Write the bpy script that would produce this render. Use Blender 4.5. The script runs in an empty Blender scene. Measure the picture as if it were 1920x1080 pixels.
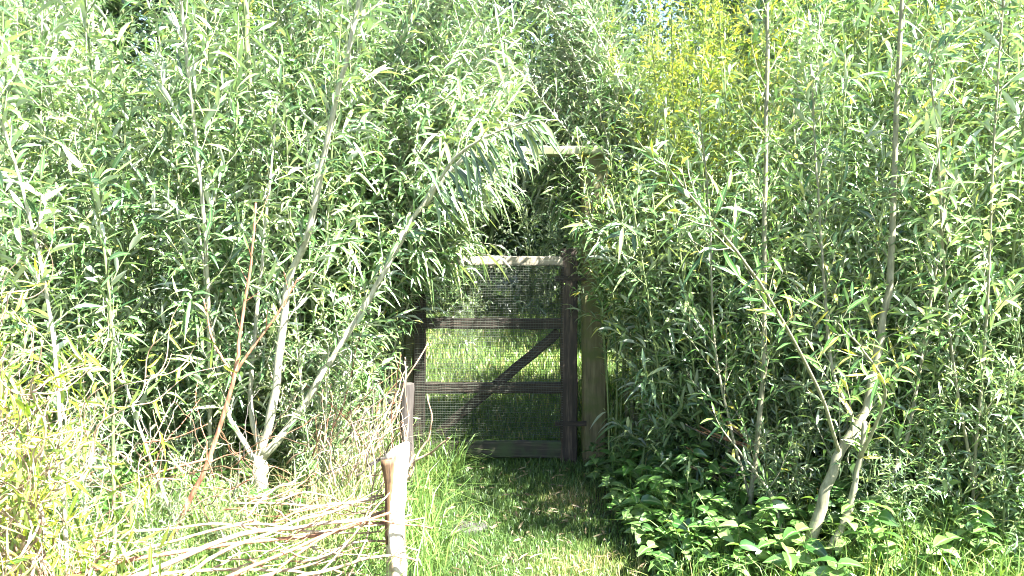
import bpy, math, random
import numpy as np
from mathutils import Vector, Matrix

random.seed(7)
rng = np.random.default_rng(11)
scene = bpy.context.scene
COL = scene.collection
R = math.radians

# ------------------------------------------------------------------ camera, sky, sun, exposure
CAM_H, PITCH, F = 1.60, R(5.6), 1507.0
cam_data = bpy.data.cameras.new("camera")
cam = bpy.data.objects.new("camera", cam_data)
COL.objects.link(cam)
cam.location = (0, 0, CAM_H)
cam.rotation_euler = (R(90) - PITCH, 0, 0)
cam_data.sensor_width = 36
cam_data.lens = 36 * F / 1920
cam_data.clip_start = 0.05
cam_data.clip_end = 500
scene.camera = cam

SUN_EL = R(52)
SUN_AZ = math.atan2(0.86, -0.51)          # clockwise from +Y: right of and behind the camera
world = bpy.data.worlds.new("World")
scene.world = world
world.use_nodes = True
wn = world.node_tree
sky = wn.nodes.new("ShaderNodeTexSky")
sky.sky_type = 'NISHITA'
sky.sun_disc = False
sky.sun_elevation = SUN_EL
sky.sun_rotation = SUN_AZ
wn.links.new(sky.outputs[0], wn.nodes["Background"].inputs[0])
wn.nodes["Background"].inputs[1].default_value = 0.05
sd = bpy.data.lights.new("sun", 'SUN')
sd.energy = 5.0
sd.angle = R(0.5)
sd.color = (1.0, 0.97, 0.92)
sun = bpy.data.objects.new("sun", sd)
COL.objects.link(sun)
to_sun = Vector((math.sin(SUN_AZ) * math.cos(SUN_EL), math.cos(SUN_AZ) * math.cos(SUN_EL), math.sin(SUN_EL)))
sun.rotation_euler = to_sun.to_track_quat('Z', 'Y').to_euler()
sun.location = (3, -3, 6)
scene.view_settings.view_transform = 'Standard'
scene.view_settings.look = 'None'
scene.view_settings.gamma = 1
scene.view_settings.exposure = 3.4
scene.cycles.max_bounces = 6
scene.cycles.diffuse_bounces = 2
scene.cycles.glossy_bounces = 2
scene.cycles.transmission_bounces = 4
scene.cycles.use_denoising = True
scene.cycles.filter_width = 1.0


def P(px, py, d):
    """World point that sits d metres ahead of the camera in the direction of a photo pixel."""
    f = Vector((0, math.cos(PITCH), -math.sin(PITCH)))
    u = Vector((0, math.sin(PITCH), math.cos(PITCH)))
    r = f + Vector((1, 0, 0)) * ((px - 960) / F) - u * ((py - 540) / F)
    return Vector((0, 0, CAM_H)) + r * (d / r.y)


def X(px, d):
    return (px - 960) / F * d * 1.0


def ground_z(x, y):
    x = np.asarray(x, float); y = np.asarray(y, float)
    bank = 0.10 * np.clip((np.abs(x + 0.0) - 0.75) / 1.0, 0, 1) * np.clip((9 - y) / 3, 0, 1)
    return bank + 0.018 * np.sin(2.3 * x + 1.1 * y) + 0.014 * np.sin(4.1 * y - 3.0 * x + 1)


# ------------------------------------------------------------------ mesh helpers
def build_mesh(name, verts, quads=None, tris=None, attrs=None, smooth=True):
    me = bpy.data.meshes.new(name)
    verts = np.asarray(verts, np.float32)
    nq = 0 if quads is None else len(quads)
    nt = 0 if tris is None else len(tris)
    loops = []
    if nq: loops.append(np.asarray(quads, np.int32).ravel())
    if nt: loops.append(np.asarray(tris, np.int32).ravel())
    loops = np.concatenate(loops)
    starts = np.concatenate([np.arange(nq) * 4, nq * 4 + np.arange(nt) * 3]).astype(np.int32)
    me.vertices.add(len(verts))
    me.vertices.foreach_set("co", verts.ravel())
    me.loops.add(len(loops))
    me.loops.foreach_set("vertex_index", loops)
    me.polygons.add(nq + nt)
    me.polygons.foreach_set("loop_start", starts)
    me.polygons.foreach_set("use_smooth", np.full(nq + nt, smooth))
    me.update(calc_edges=True)
    for k, v in (attrs or {}).items():
        a = me.attributes.new(k, 'FLOAT', 'POINT')
        a.data.foreach_set("value", np.asarray(v, np.float32))
    me.validate()
    return me


def link(name, me, mat, parent=None, loc=(0, 0, 0)):
    o = bpy.data.objects.new(name, me)
    COL.objects.link(o)
    if mat is not None and not me.materials: me.materials.append(mat)
    if parent is not None: o.parent = parent
    o.location = loc
    return o


def thing(name, label, cat, loc=(0, 0, 0), rz=0.0, group=None):
    o = bpy.data.objects.new(name, None)
    COL.objects.link(o)
    o.empty_display_size = 0.1
    o.location = loc
    o.rotation_euler = (0, 0, rz)
    o["label"] = label
    o["category"] = cat
    if group: o["group"] = group
    return o


def copy_thing(root, loc, rz, scale=1.0, label=None, group=None, tilt=(0, 0)):
    r = root.copy()
    COL.objects.link(r)
    r.location = loc
    r.rotation_euler = (tilt[0], tilt[1], rz)
    r.scale = (scale,) * 3 if not isinstance(scale, tuple) else scale
    if label: r["label"] = label
    if group: r["group"] = group
    for ch in list(root.children):
        c = ch.copy()
        COL.objects.link(c)
        c.parent = r
    return r


def tubes_mesh(name, tubes, sides=5):
    """tubes: list of (points Nx3, radii N[, sides])"""
    V, Q, T, off = [], [], [], 0
    for tb in tubes:
        pts = np.asarray(tb[0], float); rad = np.asarray(tb[1], float)
        s = tb[2] if len(tb) > 2 else sides
        n = len(pts)
        tan = np.gradient(pts, axis=0)
        tan /= np.linalg.norm(tan, axis=1, keepdims=True) + 1e-9
        mean = tan.mean(0)
        ref = np.array([1.0, 0.2, 0]) if abs(mean[2]) > 0.6 * np.linalg.norm(mean) else np.array([0.1, 0, 1.0])
        a = np.cross(tan, ref); a /= np.linalg.norm(a, axis=1, keepdims=True) + 1e-9
        b = np.cross(tan, a)
        ang = np.arange(s) * 2 * np.pi / s
        ring = (a[:, None, :] * np.cos(ang)[None, :, None] + b[:, None, :] * np.sin(ang)[None, :, None])
        v = pts[:, None, :] + ring * rad[:, None, None]
        V.append(v.reshape(-1, 3))
        i = np.arange(n - 1)[:, None] * s; j = np.arange(s)[None, :]
        q = np.stack([i + j, i + (j + 1) % s, i + s + (j + 1) % s, i + s + j], -1).reshape(-1, 4) + off
        Q.append(q)
        if s >= 5:       # end caps
            V.append(pts[[0, -1]])
            c0, c1 = off + n * s, off + n * s + 1
            jj = np.arange(s)
            T.append(np.stack([np.full(s, c0), off + (jj + 1) % s, off + jj], -1))
            T.append(np.stack([np.full(s, c1), off + (n - 1) * s + jj, off + (n - 1) * s + (jj + 1) % s], -1))
            off += 2
        off += n * s
    return build_mesh(name, np.concatenate(V), np.concatenate(Q), np.concatenate(T) if T else None)


def smooth_path(pts, n=24):
    pts = [np.array(p, float) for p in pts]
    if len(pts) == 2:
        t = np.linspace(0, 1, n)[:, None]
        return pts[0] * (1 - t) + pts[1] * t
    p = [2 * pts[0] - pts[1]] + pts + [2 * pts[-1] - pts[-2]]
    out = []
    segs = len(pts) - 1
    for k in range(n):
        u = k / (n - 1) * segs
        i = min(int(u), segs - 1); t = u - i
        a, b, c, d = p[i], p[i + 1], p[i + 2], p[i + 3]
        out.append(0.5 * ((2 * b) + (-a + c) * t + (2 * a - 5 * b + 4 * c - d) * t * t + (-a + 3 * b - 3 * c + d) * t ** 3))
    return np.array(out)


def norm(v):
    return v / (np.linalg.norm(v, axis=-1, keepdims=True) + 1e-9)


class Leaves:
    """Collects leaves; every leaf is a folded, curved blade."""
    def __init__(self):
        self.rows = []

    def add(self, base, d, n, L, W, bend, tint):
        self.rows.append((base, d, n, L, W, bend, tint))

    def mesh(self, name, hi=True, shape=None, origin=(0, 0, 0)):
        B = np.array([r[0] for r in self.rows]) - np.array(origin)
        D = norm(np.array([r[1] for r in self.rows]))
        N = np.array([r[2] for r in self.rows])
        L = np.array([r[3] for r in self.rows])[:, None]
        W = np.array([r[4] for r in self.rows])[:, None]
        bend = np.array([r[5] for r in self.rows])[:, None]
        tint = np.array([r[6] for r in self.rows])
        S = norm(np.cross(D, N)); N = norm(np.cross(S, D))
        n = len(B)
        if shape is None:
            shape = [(0.0, 0.06), (0.22, 0.8), (0.5, 1.0), (0.8, 0.5), (1.0, 0.0)] if hi else [(0.0, 0.05), (0.42, 1.0), (1.0, 0.0)]
        V, edge = [], []
        curl = rng.normal(0, 0.12, (n, 1))
        twist = rng.normal(0, 0.5, (n, 1))
        for t, w in shape:
            c = B + D * L * t + np.array([0, 0, -1.0]) * bend * L * t * t + S * curl * L * t * t
            Sx = norm(S + N * twist * t)
            Nx = N - S * twist * t
            if w == 0:
                V += [c]; edge += [np.zeros(n)]
            else:
                V += [c - Sx * W * w * .5 + Nx * W * w * .16, c, c + Sx * W * w * .5 + Nx * W * w * .16]
                edge += [np.ones(n), np.zeros(n), np.ones(n)]
        m = len(V)
        V = np.stack(V, 1).reshape(-1, 3)
        edge = np.stack(edge, 1).reshape(-1)
        base = (np.arange(n) * m)[:, None]
        Q, T = [], []
        k = 0
        for i in range(len(shape) - 1):
            if shape[i + 1][1] == 0:
                T += [[k, k + 1, k + 3], [k + 1, k + 2, k + 3]]
            else:
                Q += [[k, k + 1, k + 4, k + 3], [k + 1, k + 2, k + 5, k + 4]]
            k += 3
        q = (base[:, :, None] + np.array(Q)[None]).reshape(-1, 4) if Q else None
        t_ = (base[:, :, None] + np.array(T)[None]).reshape(-1, 3)
        return build_mesh(name, V, q, t_, {"tint": np.repeat(tint, m), "edge": edge})


class Plant:
    def __init__(self):
        self.tubes = []; self.twigs = []; self.lv = Leaves()

    def limb(self, pts, r0, r1, n=24, sides=9, wob=0.004):
        p = smooth_path(pts, n)
        p[1:-1] += rng.normal(0, min(wob, r0 * .14), (n - 2, 3))
        rad = np.linspace(r0, r1, n) * (1 + rng.normal(0, 0.045, n))
        self.tubes.append((p, rad, sides))
        return p

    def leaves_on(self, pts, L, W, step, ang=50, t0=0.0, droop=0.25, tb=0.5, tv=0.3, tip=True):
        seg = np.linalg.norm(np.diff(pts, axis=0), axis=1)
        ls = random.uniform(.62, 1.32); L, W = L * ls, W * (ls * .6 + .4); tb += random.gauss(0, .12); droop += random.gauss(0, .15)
        cum = np.concatenate([[0], np.cumsum(seg)]); tot = cum[-1]
        s = t0 * tot; phi = random.uniform(0, 6.28)
        while s < tot:
            i = min(np.searchsorted(cum, s, side='right') - 1, len(seg) - 1)
            f = (s - cum[i]) / (seg[i] + 1e-9)
            b = pts[i] * (1 - f) + pts[i + 1] * f
            t = norm(pts[i + 1] - pts[i])
            ref = np.array([0, 0, 1.0]) if abs(t[2]) < 0.9 else np.array([1.0, 0, 0])
            e1 = norm(np.cross(t, ref)); e2 = np.cross(t, e1)
            out = e1 * math.cos(phi) + e2 * math.sin(phi)
            a = R(random.gauss(ang, 16))
            d = t * math.cos(a) + out * math.sin(a)
            nrm = t * math.sin(a) - out * math.cos(a) + np.array([0, 0, 0.5]) + rng.normal(0, 0.35, 3)
            k = 0.65 + 0.35 * math.sin(3.14 * min(1, (s / tot) * 0.9 + 0.1)) if tip else 1
            l = L * k * random.uniform(0.7, 1.2)
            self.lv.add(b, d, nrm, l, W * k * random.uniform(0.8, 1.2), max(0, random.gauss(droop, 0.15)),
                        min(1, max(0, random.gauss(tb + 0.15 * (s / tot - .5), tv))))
            s += step * random.uniform(0.7, 1.3)
            phi += 2.4 + random.uniform(-.4, .4)

    def shoots(self, pts, t0, t1, n, length, leaf, ang=42, rise=0.35, r=0.0028, az=None):
        for k in range(n):
            t = t0 + (t1 - t0) * (k + random.random()) / n
            i = min(int(t * (len(pts) - 1)), len(pts) - 2)
            b = pts[i] + (pts[i + 1] - pts[i]) * (t * (len(pts) - 1) - i)
            tg = norm(pts[i + 1] - pts[i])
            ref = np.array([0, 0, 1.0]) if abs(tg[2]) < 0.9 else np.array([1.0, 0, 0])
            e1 = norm(np.cross(tg, ref)); e2 = np.cross(tg, e1)
            phi = k * 2.4 + random.uniform(-.5, .5)
            out = e1 * math.cos(phi) + e2 * math.sin(phi)
            if az is not None: out = norm(out + np.array(az))
            a = R(random.gauss(ang, 10))
            d = tg * math.cos(a) + out * math.sin(a)
            l = length * random.uniform(0.5, 1.25) * (1 - 0.45 * t)
            q = [b]
            for m in range(5):
                d = norm(d + np.array([0, 0, rise * random.uniform(0.1, .5)]) + rng.normal(0, 0.09, 3))
                q.append(q[-1] + d * l / 5)
            q = np.array(q)
            self.twigs.append((q, np.linspace(r, r * .35, 6), 3))
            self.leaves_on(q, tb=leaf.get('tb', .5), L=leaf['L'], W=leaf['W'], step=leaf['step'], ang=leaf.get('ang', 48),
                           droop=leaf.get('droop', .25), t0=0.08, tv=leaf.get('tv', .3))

    def finish(self, root, bark, leafmat, hi=True, origin=None, shape=None):
        o = origin if origin is not None else tuple(root.location)
        if len(self.twigs) < 30: self.tubes += self.twigs; self.twigs = []
        tb = [((np.asarray(p) - np.array(o)), r, s) for p, r, s in self.tubes]
        tw = [((np.asarray(p) - np.array(o)), r, s) for p, r, s in self.twigs]
        if tb: link("trunk", tubes_mesh("trunk", tb), bark, root)
        if tw: link("twigs", tubes_mesh("twigs", tw), bark if tb else bark, root)
        if self.lv.rows: link("crown", self.lv.mesh("crown", hi, shape, o), leafmat, root)


# ------------------------------------------------------------------ materials
def new_mat(name):
    m = bpy.data.materials.new(name); m.use_nodes = True
    nt = m.node_tree
    return m, nt, nt.nodes["Principled BSDF"], nt.nodes["Material Output"]


def ramp(nt, cols, src=None):
    r = nt.nodes.new("ShaderNodeValToRGB")
    el = r.color_ramp.elements
    while len(el) < len(cols): el.new(0.5)
    for e, (p, c) in zip(el, cols):
        e.position = p; e.color = (*c, 1)
    if src is not None: nt.links.new(src, r.inputs[0])
    return r


def leaf_mat(name, cols, under, trans_gain=(1.5, 1.6, 0.6), trans=0.23, rough=0.32, under_mix=0.75):
    m, nt, bs, out = new_mat(name)
    N, Lk = nt.nodes, nt.links
    at = N.new("ShaderNodeAttribute"); at.attribute_name = "tint"
    rp = ramp(nt, cols, at.outputs["Fac"])
    ed = N.new("ShaderNodeAttribute"); ed.attribute_name = "edge"
    mr = N.new("ShaderNodeMapRange"); mr.inputs[1].default_value = 0.0; mr.inputs[2].default_value = 0.22
    mr.inputs[3].default_value = 0.45; mr.inputs[4].default_value = 0.0
    Lk.new(ed.outputs["Fac"], mr.inputs[0])
    mid = N.new("ShaderNodeMix"); mid.data_type = 'RGBA'
    Lk.new(mr.outputs[0], mid.inputs[0]); Lk.new(rp.outputs[0], mid.inputs[6]); mid.inputs[7].default_value = (.40, .46, .24, 1)
    geo = N.new("ShaderNodeNewGeometry")
    mb = N.new("ShaderNodeMath"); mb.operation = 'MULTIPLY'; mb.inputs[1].default_value = under_mix
    Lk.new(geo.outputs["Backfacing"], mb.inputs[0])
    mx = N.new("ShaderNodeMix"); mx.data_type = 'RGBA'
    Lk.new(mb.outputs[0], mx.inputs[0]); Lk.new(mid.outputs[2], mx.inputs[6]); mx.inputs[7].default_value = (*under, 1)
    oi = N.new("ShaderNodeObjectInfo"); hv = N.new("ShaderNodeHueSaturation")
    m1 = N.new("ShaderNodeMapRange"); m1.inputs[3].default_value = .72; m1.inputs[4].default_value = 1.3
    m2 = N.new("ShaderNodeMapRange"); m2.inputs[3].default_value = .97; m2.inputs[4].default_value = 1.1
    Lk.new(oi.outputs["Random"], m1.inputs[0]); Lk.new(oi.outputs["Random"], m2.inputs[0])
    hv.inputs["Hue"].default_value = .5; Lk.new(m1.outputs[0], hv.inputs["Value"]); Lk.new(m2.outputs[0], hv.inputs["Saturation"])
    Lk.new(mx.outputs[2], hv.inputs["Color"]); Lk.new(hv.outputs[0], bs.inputs["Base Color"])
    bs.inputs["Roughness"].default_value = rough
    bs.inputs["Specular IOR Level"].default_value = 0.85
    tr = N.new("ShaderNodeBsdfTranslucent")
    g = N.new("ShaderNodeMix"); g.data_type = 'RGBA'; g.blend_type = 'MULTIPLY'; g.inputs[0].default_value = 1
    Lk.new(rp.outputs[0], g.inputs[6]); g.inputs[7].default_value = (*trans_gain, 1)
    Lk.new(g.outputs[2], tr.inputs[0])
    ms = N.new("ShaderNodeMixShader"); ms.inputs[0].default_value = trans
    Lk.new(bs.outputs[0], ms.inputs[1]); Lk.new(tr.outputs[0], ms.inputs[2]); Lk.new(ms.outputs[0], out.inputs[0])
    return m


def wood_mat(name, cols, scale=(40, 40, 3), rough=0.75, bump=0.4, algae=None):
    m, nt, bs, out = new_mat(name)
    N, Lk = nt.nodes, nt.links
    tc = N.new("ShaderNodeTexCoord"); mp = N.new("ShaderNodeMapping"); mp.inputs[3].default_value = scale
    Lk.new(tc.outputs["Object"], mp.inputs[0])
    n1 = N.new("ShaderNodeTexNoise"); n1.inputs["Scale"].default_value = 1; n1.inputs["Detail"].default_value = 8
    n1.inputs["Roughness"].default_value = 0.65
    Lk.new(mp.outputs[0], n1.inputs[0])
    rp = ramp(nt, cols, n1.outputs[0])
    colour = rp.outputs[0]
    if algae:
        n2 = N.new("ShaderNodeTexNoise"); n2.inputs["Scale"].default_value = 7; n2.inputs["Detail"].default_value = 5
        Lk.new(tc.outputs["Object"], n2.inputs[0])
        r2 = ramp(nt, [(0.42, (0, 0, 0)), (0.62, (1, 1, 1))], n2.outputs[0])
        mx = N.new("ShaderNodeMix"); mx.data_type = 'RGBA'
        Lk.new(r2.outputs[0], mx.inputs[0]); Lk.new(colour, mx.inputs[6]); mx.inputs[7].default_value = (*algae, 1)
        colour = mx.outputs[2]
    Lk.new(colour, bs.inputs["Base Color"])
    bs.inputs["Roughness"].default_value = rough
    bp = N.new("ShaderNodeBump"); bp.inputs["Strength"].default_value = bump; bp.inputs["Distance"].default_value = 0.004
    Lk.new(n1.outputs[0], bp.inputs["Height"]); Lk.new(bp.outputs[0], bs.inputs["Normal"])
    return m


M = {}
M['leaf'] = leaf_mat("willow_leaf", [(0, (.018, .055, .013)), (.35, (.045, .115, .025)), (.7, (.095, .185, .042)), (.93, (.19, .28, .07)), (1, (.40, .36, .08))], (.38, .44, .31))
M['leaf_silver'] = leaf_mat("silver_willow_leaf", [(0, (.022, .062, .022)), (.4, (.060, .125, .045)), (.8, (.13, .205, .085)), (1, (.27, .33, .14))], (.50, .54, .46), rough=.30)
M['leaf_backlit'] = leaf_mat("backlit_yellow_leaf", [(0, (.03, .075, .015)), (.4, (.10, .165, .035)), (.8, (.23, .28, .06)), (1, (.56, .50, .06))], (.40, .44, .22), trans=.5)  # yellow of sun shining through the foliage is put into the leaf colour
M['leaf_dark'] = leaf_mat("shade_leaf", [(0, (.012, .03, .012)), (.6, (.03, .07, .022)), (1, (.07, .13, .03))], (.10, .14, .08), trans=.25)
M['weed'] = leaf_mat("weed_leaf", [(0, (.03, .085, .02)), (.5, (.08, .16, .04)), (1, (.19, .29, .10))], (.16, .24, .12), rough=.32)
M['grass'] = leaf_mat("grass_blade", [(0, (.028, .07, .018)), (.45, (.075, .14, .03)), (.75, (.16, .22, .06)), (.9, (.30, .29, .12)), (1, (.46, .36, .20))], (.12, .22, .05), rough=.5, under_mix=.3)
M['dry'] = leaf_mat("dry_grass_blade", [(0, (.12, .18, .05)), (.4, (.28, .28, .13)), (1, (.55, .48, .32))], (.45, .42, .28), rough=.5, under_mix=.4)
M['litter'] = leaf_mat("dead_leaf", [(0, (.04, .022, .01)), (.5, (.11, .07, .035)), (1, (.26, .20, .11))], (.14, .10, .06), trans=.15, rough=.6)
M['curly'] = leaf_mat("curly_willow_leaf", [(0, (.05, .10, .015)), (.5, (.14, .22, .03)), (1, (.38, .38, .05))], (.30, .36, .13), trans=.38)
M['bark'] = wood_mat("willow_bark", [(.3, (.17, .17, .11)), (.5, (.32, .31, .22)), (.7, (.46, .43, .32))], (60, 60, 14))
M['bark_dim'] = wood_mat("dim_willow_bark", [(.3, (.10, .10, .06)), (.5, (.20, .19, .12)), (.7, (.31, .29, .20))], (60, 60, 14))  # darker grey-brown copy of willow_bark; partial shade on right trunks put into colour
M['bark_green'] = wood_mat("green_bark", [(.3, (.06, .09, .03)), (.5, (.13, .17, .06)), (.7, (.22, .25, .11))], (70, 70, 12))
M['bark_red'] = wood_mat("red_bark", [(.3, (.10, .035, .02)), (.5, (.25, .11, .06)), (.7, (.45, .27, .17))], (70, 70, 12))
M['stick'] = wood_mat("dead_stick", [(.3, (.10, .055, .03)), (.48, (.27, .18, .12)), (.7, (.50, .40, .30))], (40, 40, 14))
M['gate'] = wood_mat("dark_gate_wood", [(.3, (.009, .006, .004)), (.5, (.030, .020, .014)), (.68, (.10, .072, .052))], (60, 60, 4))
M['gate_grey'] = wood_mat("weathered_rail_wood", [(.3, (.10, .085, .06)), (.5, (.24, .21, .155)), (.7, (.38, .35, .28))], (60, 60, 4))
M['bottom'] = wood_mat("muddy_board_wood", [(.3, (.010, .008, .006)), (.5, (.03, .025, .017)), (.72, (.10, .085, .06))], (60, 60, 4), algae=(.04, .06, .02))
M['post'] = wood_mat("algae_post_wood", [(.3, (.06, .048, .022)), (.5, (.12, .10, .05)), (.72, (.20, .17, .09))], (50, 50, 4), algae=(.08, .09, .025))
M['lintel'] = wood_mat("lintel_wood", [(.3, (.12, .12, .08)), (.5, (.24, .23, .15)), (.72, (.36, .34, .24))], (50, 50, 4), algae=(.12, .15, .05))
M['stump'] = wood_mat("stripped_stake_wood", [(.3, (.13, .08, .045)), (.42, (.30, .23, .15)), (.55, (.50, .44, .36)), (.8, (.62, .57, .50))], (30, 30, 9), bump=1.0)
M['cut'] = wood_mat("cut_wood", [(.3, (.45, .36, .24)), (.6, (.68, .60, .47))], (30, 30, 30), bump=.3)
M['split'] = wood_mat("split_wood", [(.35, (.03, .016, .008)), (.5, (.09, .05, .022)), (.68, (.20, .12, .06))], (60, 60, 6), bump=.9)
M['stake'] = wood_mat("grey_stake_wood", [(.3, (.022, .018, .015)), (.5, (.050, .042, .036)), (.72, (.11, .095, .082))], (60, 60, 5), bump=.8)
M['stone'] = wood_mat("stone", [(.3, (.015, .014, .011)), (.5, (.032, .029, .024)), (.72, (.07, .064, .055))], (14, 14, 14), bump=.8)
m, nt, bs, out = new_mat("net_plastic")
bs.inputs["Base Color"].default_value = (.05, .058, .042, 1); bs.inputs["Roughness"].default_value = .45
M['net'] = m
# ground: soil, moss and short grass
m, nt, bs, out = new_mat("ground_soil")
tc = nt.nodes.new("ShaderNodeTexCoord")
n1 = nt.nodes.new("ShaderNodeTexNoise"); n1.inputs["Scale"].default_value = 1.3; n1.inputs["Detail"].default_value = 7
n2 = nt.nodes.new("ShaderNodeTexNoise"); n2.inputs["Scale"].default_value = 45; n2.inputs["Detail"].default_value = 8
nt.links.new(tc.outputs["Object"], n1.inputs[0]); nt.links.new(tc.outputs["Object"], n2.inputs[0])
r1 = ramp(nt, [(.35, (.028, .05, .014)), (.5, (.05, .07, .022)), (.65, (.09, .07, .04))], n1.outputs[0])
r2 = ramp(nt, [(.3, (.3, .3, .3)), (.7, (1.5, 1.5, 1.4))], n2.outputs[0])
mx = nt.nodes.new("ShaderNodeMix"); mx.data_type = 'RGBA'; mx.blend_type = 'MULTIPLY'; mx.inputs[0].default_value = 1
nt.links.new(r1.outputs[0], mx.inputs[6]); nt.links.new(r2.outputs[0], mx.inputs[7]); nt.links.new(mx.outputs[2], bs.inputs[0])
bs.inputs["Roughness"].default_value = .95
bp = nt.nodes.new("ShaderNodeBump"); bp.inputs["Distance"].default_value = .02
nt.links.new(n2.outputs[0], bp.inputs["Height"]); nt.links.new(bp.outputs[0], bs.inputs["Normal"])
M['ground'] = m

# ------------------------------------------------------------------ ground sheet
gx = np.concatenate([[-120, -60, -25, -12], np.linspace(-7, 7, 90), [12, 25, 60, 120]])
gy = np.concatenate([[-60, -20, -6], np.linspace(-2, 18, 120), [26, 45, 80, 160]])
GX, GY = np.meshgrid(gx, gy)
GZ = ground_z(GX, GY)
nx, ny = len(gx), len(gy)
ii = (np.arange(ny - 1)[:, None] * nx + np.arange(nx - 1)[None, :]).ravel()
g = link("ground", build_mesh("ground", np.stack([GX, GY, GZ], -1).reshape(-1, 3), np.stack([ii, ii + 1, ii + nx + 1, ii + nx], -1)), M['ground'])
g["kind"] = "structure"


# ------------------------------------------------------------------ timber pieces (local Z runs along the grain)
def board(name, p0, p1, w, t, mat, parent, roll=0.0, face=(0, -1, 0), warp=0.0025, seg=14):
    """A sawn board from p0 to p1, width w across, thickness t along the face normal."""
    p0, p1 = Vector(p0), Vector(p1)
    z = (p1 - p0).normalized(); f = Vector(face); f = (f - z * f.dot(z)).normalized()
    x = z.cross(f).normalized()
    L = (p1 - p0).length
    b = min(w, t) * .13
    prof = [(-w / 2 + b, -t / 2), (w / 2 - b, -t / 2), (w / 2, -t / 2 + b), (w / 2, t / 2 - b), (w / 2 - b, t / 2), (-w / 2 + b, t / 2), (-w / 2, t / 2 - b), (-w / 2, -t / 2 + b)]
    s = 8; V = []
    for k in range(seg + 1):
        a = k / seg
        dx, dy = rng.normal(0, warp, 2)
        for (u, v) in prof:
            V.append((u * (1 + rng.normal(0, .012)) + dx * .6, v + dy * .6, a * L))
    V.append((0, 0, 0)); V.append((0, 0, L))
    Q = [[k * s + j, k * s + (j + 1) % s, (k + 1) * s + (j + 1) % s, (k + 1) * s + j] for k in range(seg) for j in range(s)]
    T = [[(seg + 1) * s, (j + 1) % s, j] for j in range(s)] + [[(seg + 1) * s + 1, seg * s + j, seg * s + (j + 1) % s] for j in range(s)]
    me = build_mesh(name, V, Q, T, smooth=False)
    o = link(name, me, mat, parent)
    mw = Matrix((( x.x, f.x, z.x, p0.x), (x.y, f.y, z.y, p0.y), (x.z, f.z, z.z, p0.z), (0, 0, 0, 1)))
    if parent is not None: mw = Matrix.Translation(-Vector(parent.location)) @ mw
    o.matrix_local = mw
    return o


GD = 4.94            # distance of the gate
def gp(px, py, dd=0.0):
    v = P(px, py, GD)
    return Vector((v.x, v.y + dd, v.z))

# door frame round the gate
fr = thing("gate_frame", "green stained timber doorframe half buried in willow leaves around the netted gate", "door frame", (0, GD, 0))
board("post", (gp(1115, 870).x, GD + .02, -.12), (gp(1115, 292).x, GD + .02, gp(1115, 292).z), .155, .12, M['post'], fr)
board("post", (gp(768, 870).x, GD + .02, -.12), (gp(779, 300).x, GD + .02, gp(779, 292).z), .10, .10, M['post'], fr)
lt = board("lintel", (gp(752, 285).x, GD - .01, gp(752, 283).z), (gp(1128, 284).x, GD - .01, gp(1128, 284).z), .052, .17, M['lintel'], fr)

# the gate itself
gt = thing("garden_gate", "dark brown wooden gate with diagonal brace and green netting at the end of the path", "gate", (0, GD, 0))
board("stile", gp(1066, 888, -.03), gp(1066, 466, -.03), .105, .05, M['gate'], gt)
board("stile", gp(786, 850, -.03), gp(789, 482, -.03), .075, .05, M['gate'], gt)
board("top_rail", gp(800, 487, -.035), gp(1054, 489, -.035), .056, .045, M['gate_grey'], gt)["label"] = "sun bleached grey top rail"
board("rail", gp(797, 604, -.03), gp(1052, 606, -.03), .066, .04, M['gate'], gt)
board("rail", gp(797, 725, -.03), gp(1052, 725, -.03), .066, .04, M['gate'], gt)
board("bottom_rail", gp(799, 838, -.03), gp(1052, 840, -.03), .105, .045, M['bottom'], gt)["label"] = "broad muddy bottom board"
board("brace", gp(822, 812, .005), gp(1048, 622, .005), .058, .03, M['gate'], gt)
# netting: a square grid of thin strands stapled over the camera side of the frame
def net(name, px0, px1, py0, py1, mat, parent, dd, cell=.0155, r=.0013, sag=.004):
    a = gp(px0, py1, dd); b = gp(px1, py0, dd)
    tubes = []
    nxs = int((b.x - a.x) / cell); nzs = int((b.z - a.z) / cell)
    o = np.array(parent.location)
    def wob(x, z): return sag * math.sin(9 * x + 3 * z) + sag * .6 * math.sin(17 * z + 5 * x)
    for i in range(nxs + 1):
        x = a.x + i * cell
        zz = np.linspace(a.z - random.uniform(0, .012), b.z, 14)
        tubes.append((np.array([[x + .0025 * math.sin(8 * z + i * .2), a.y + wob(x, z), z] for z in zz]) - o, np.full(14, r * .8), 3))
    for j in range(nzs + 1):
        z = a.z + j * cell
        xx = np.linspace(a.x, b.x, 14)
        tubes.append((np.array([[x, a.y + wob(x, z) - .001, z + .003 * math.sin(7 * x + j * .13)] for x in xx]) - o, np.full(14, r * 1.15), 3))
    return link(name, tubes_mesh(name, tubes, 3), mat, parent)
net("netting", 782, 1056, 494, 815, M['net'], gt, -.066)
# staples / hinge
for hy in (520, 790):
    board("hinge", gp(1040, hy, -.06), gp(1098, hy, -.06), .03, .006, M['gate'], gt, seg=4)

nf = thing("net_fence_panel", "narrow strip of sunlit green netting between the gate and the left hedge", "netting", (gp(755, 600).x, GD, 0))
net("netting", 722, 776, 498, 735, M['net'], nf, -.045)
board("batten", gp(727, 870, -.02), gp(727, 495, -.02), .04, .03, M['stake'], nf)
board("batten", gp(722, 497, .0), gp(768, 497, .0), .035, .025, M['stake'], nf)
board("batten", gp(722, 738, .0), gp(768, 738, .0), .035, .025, M['stake'], nf)


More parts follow.
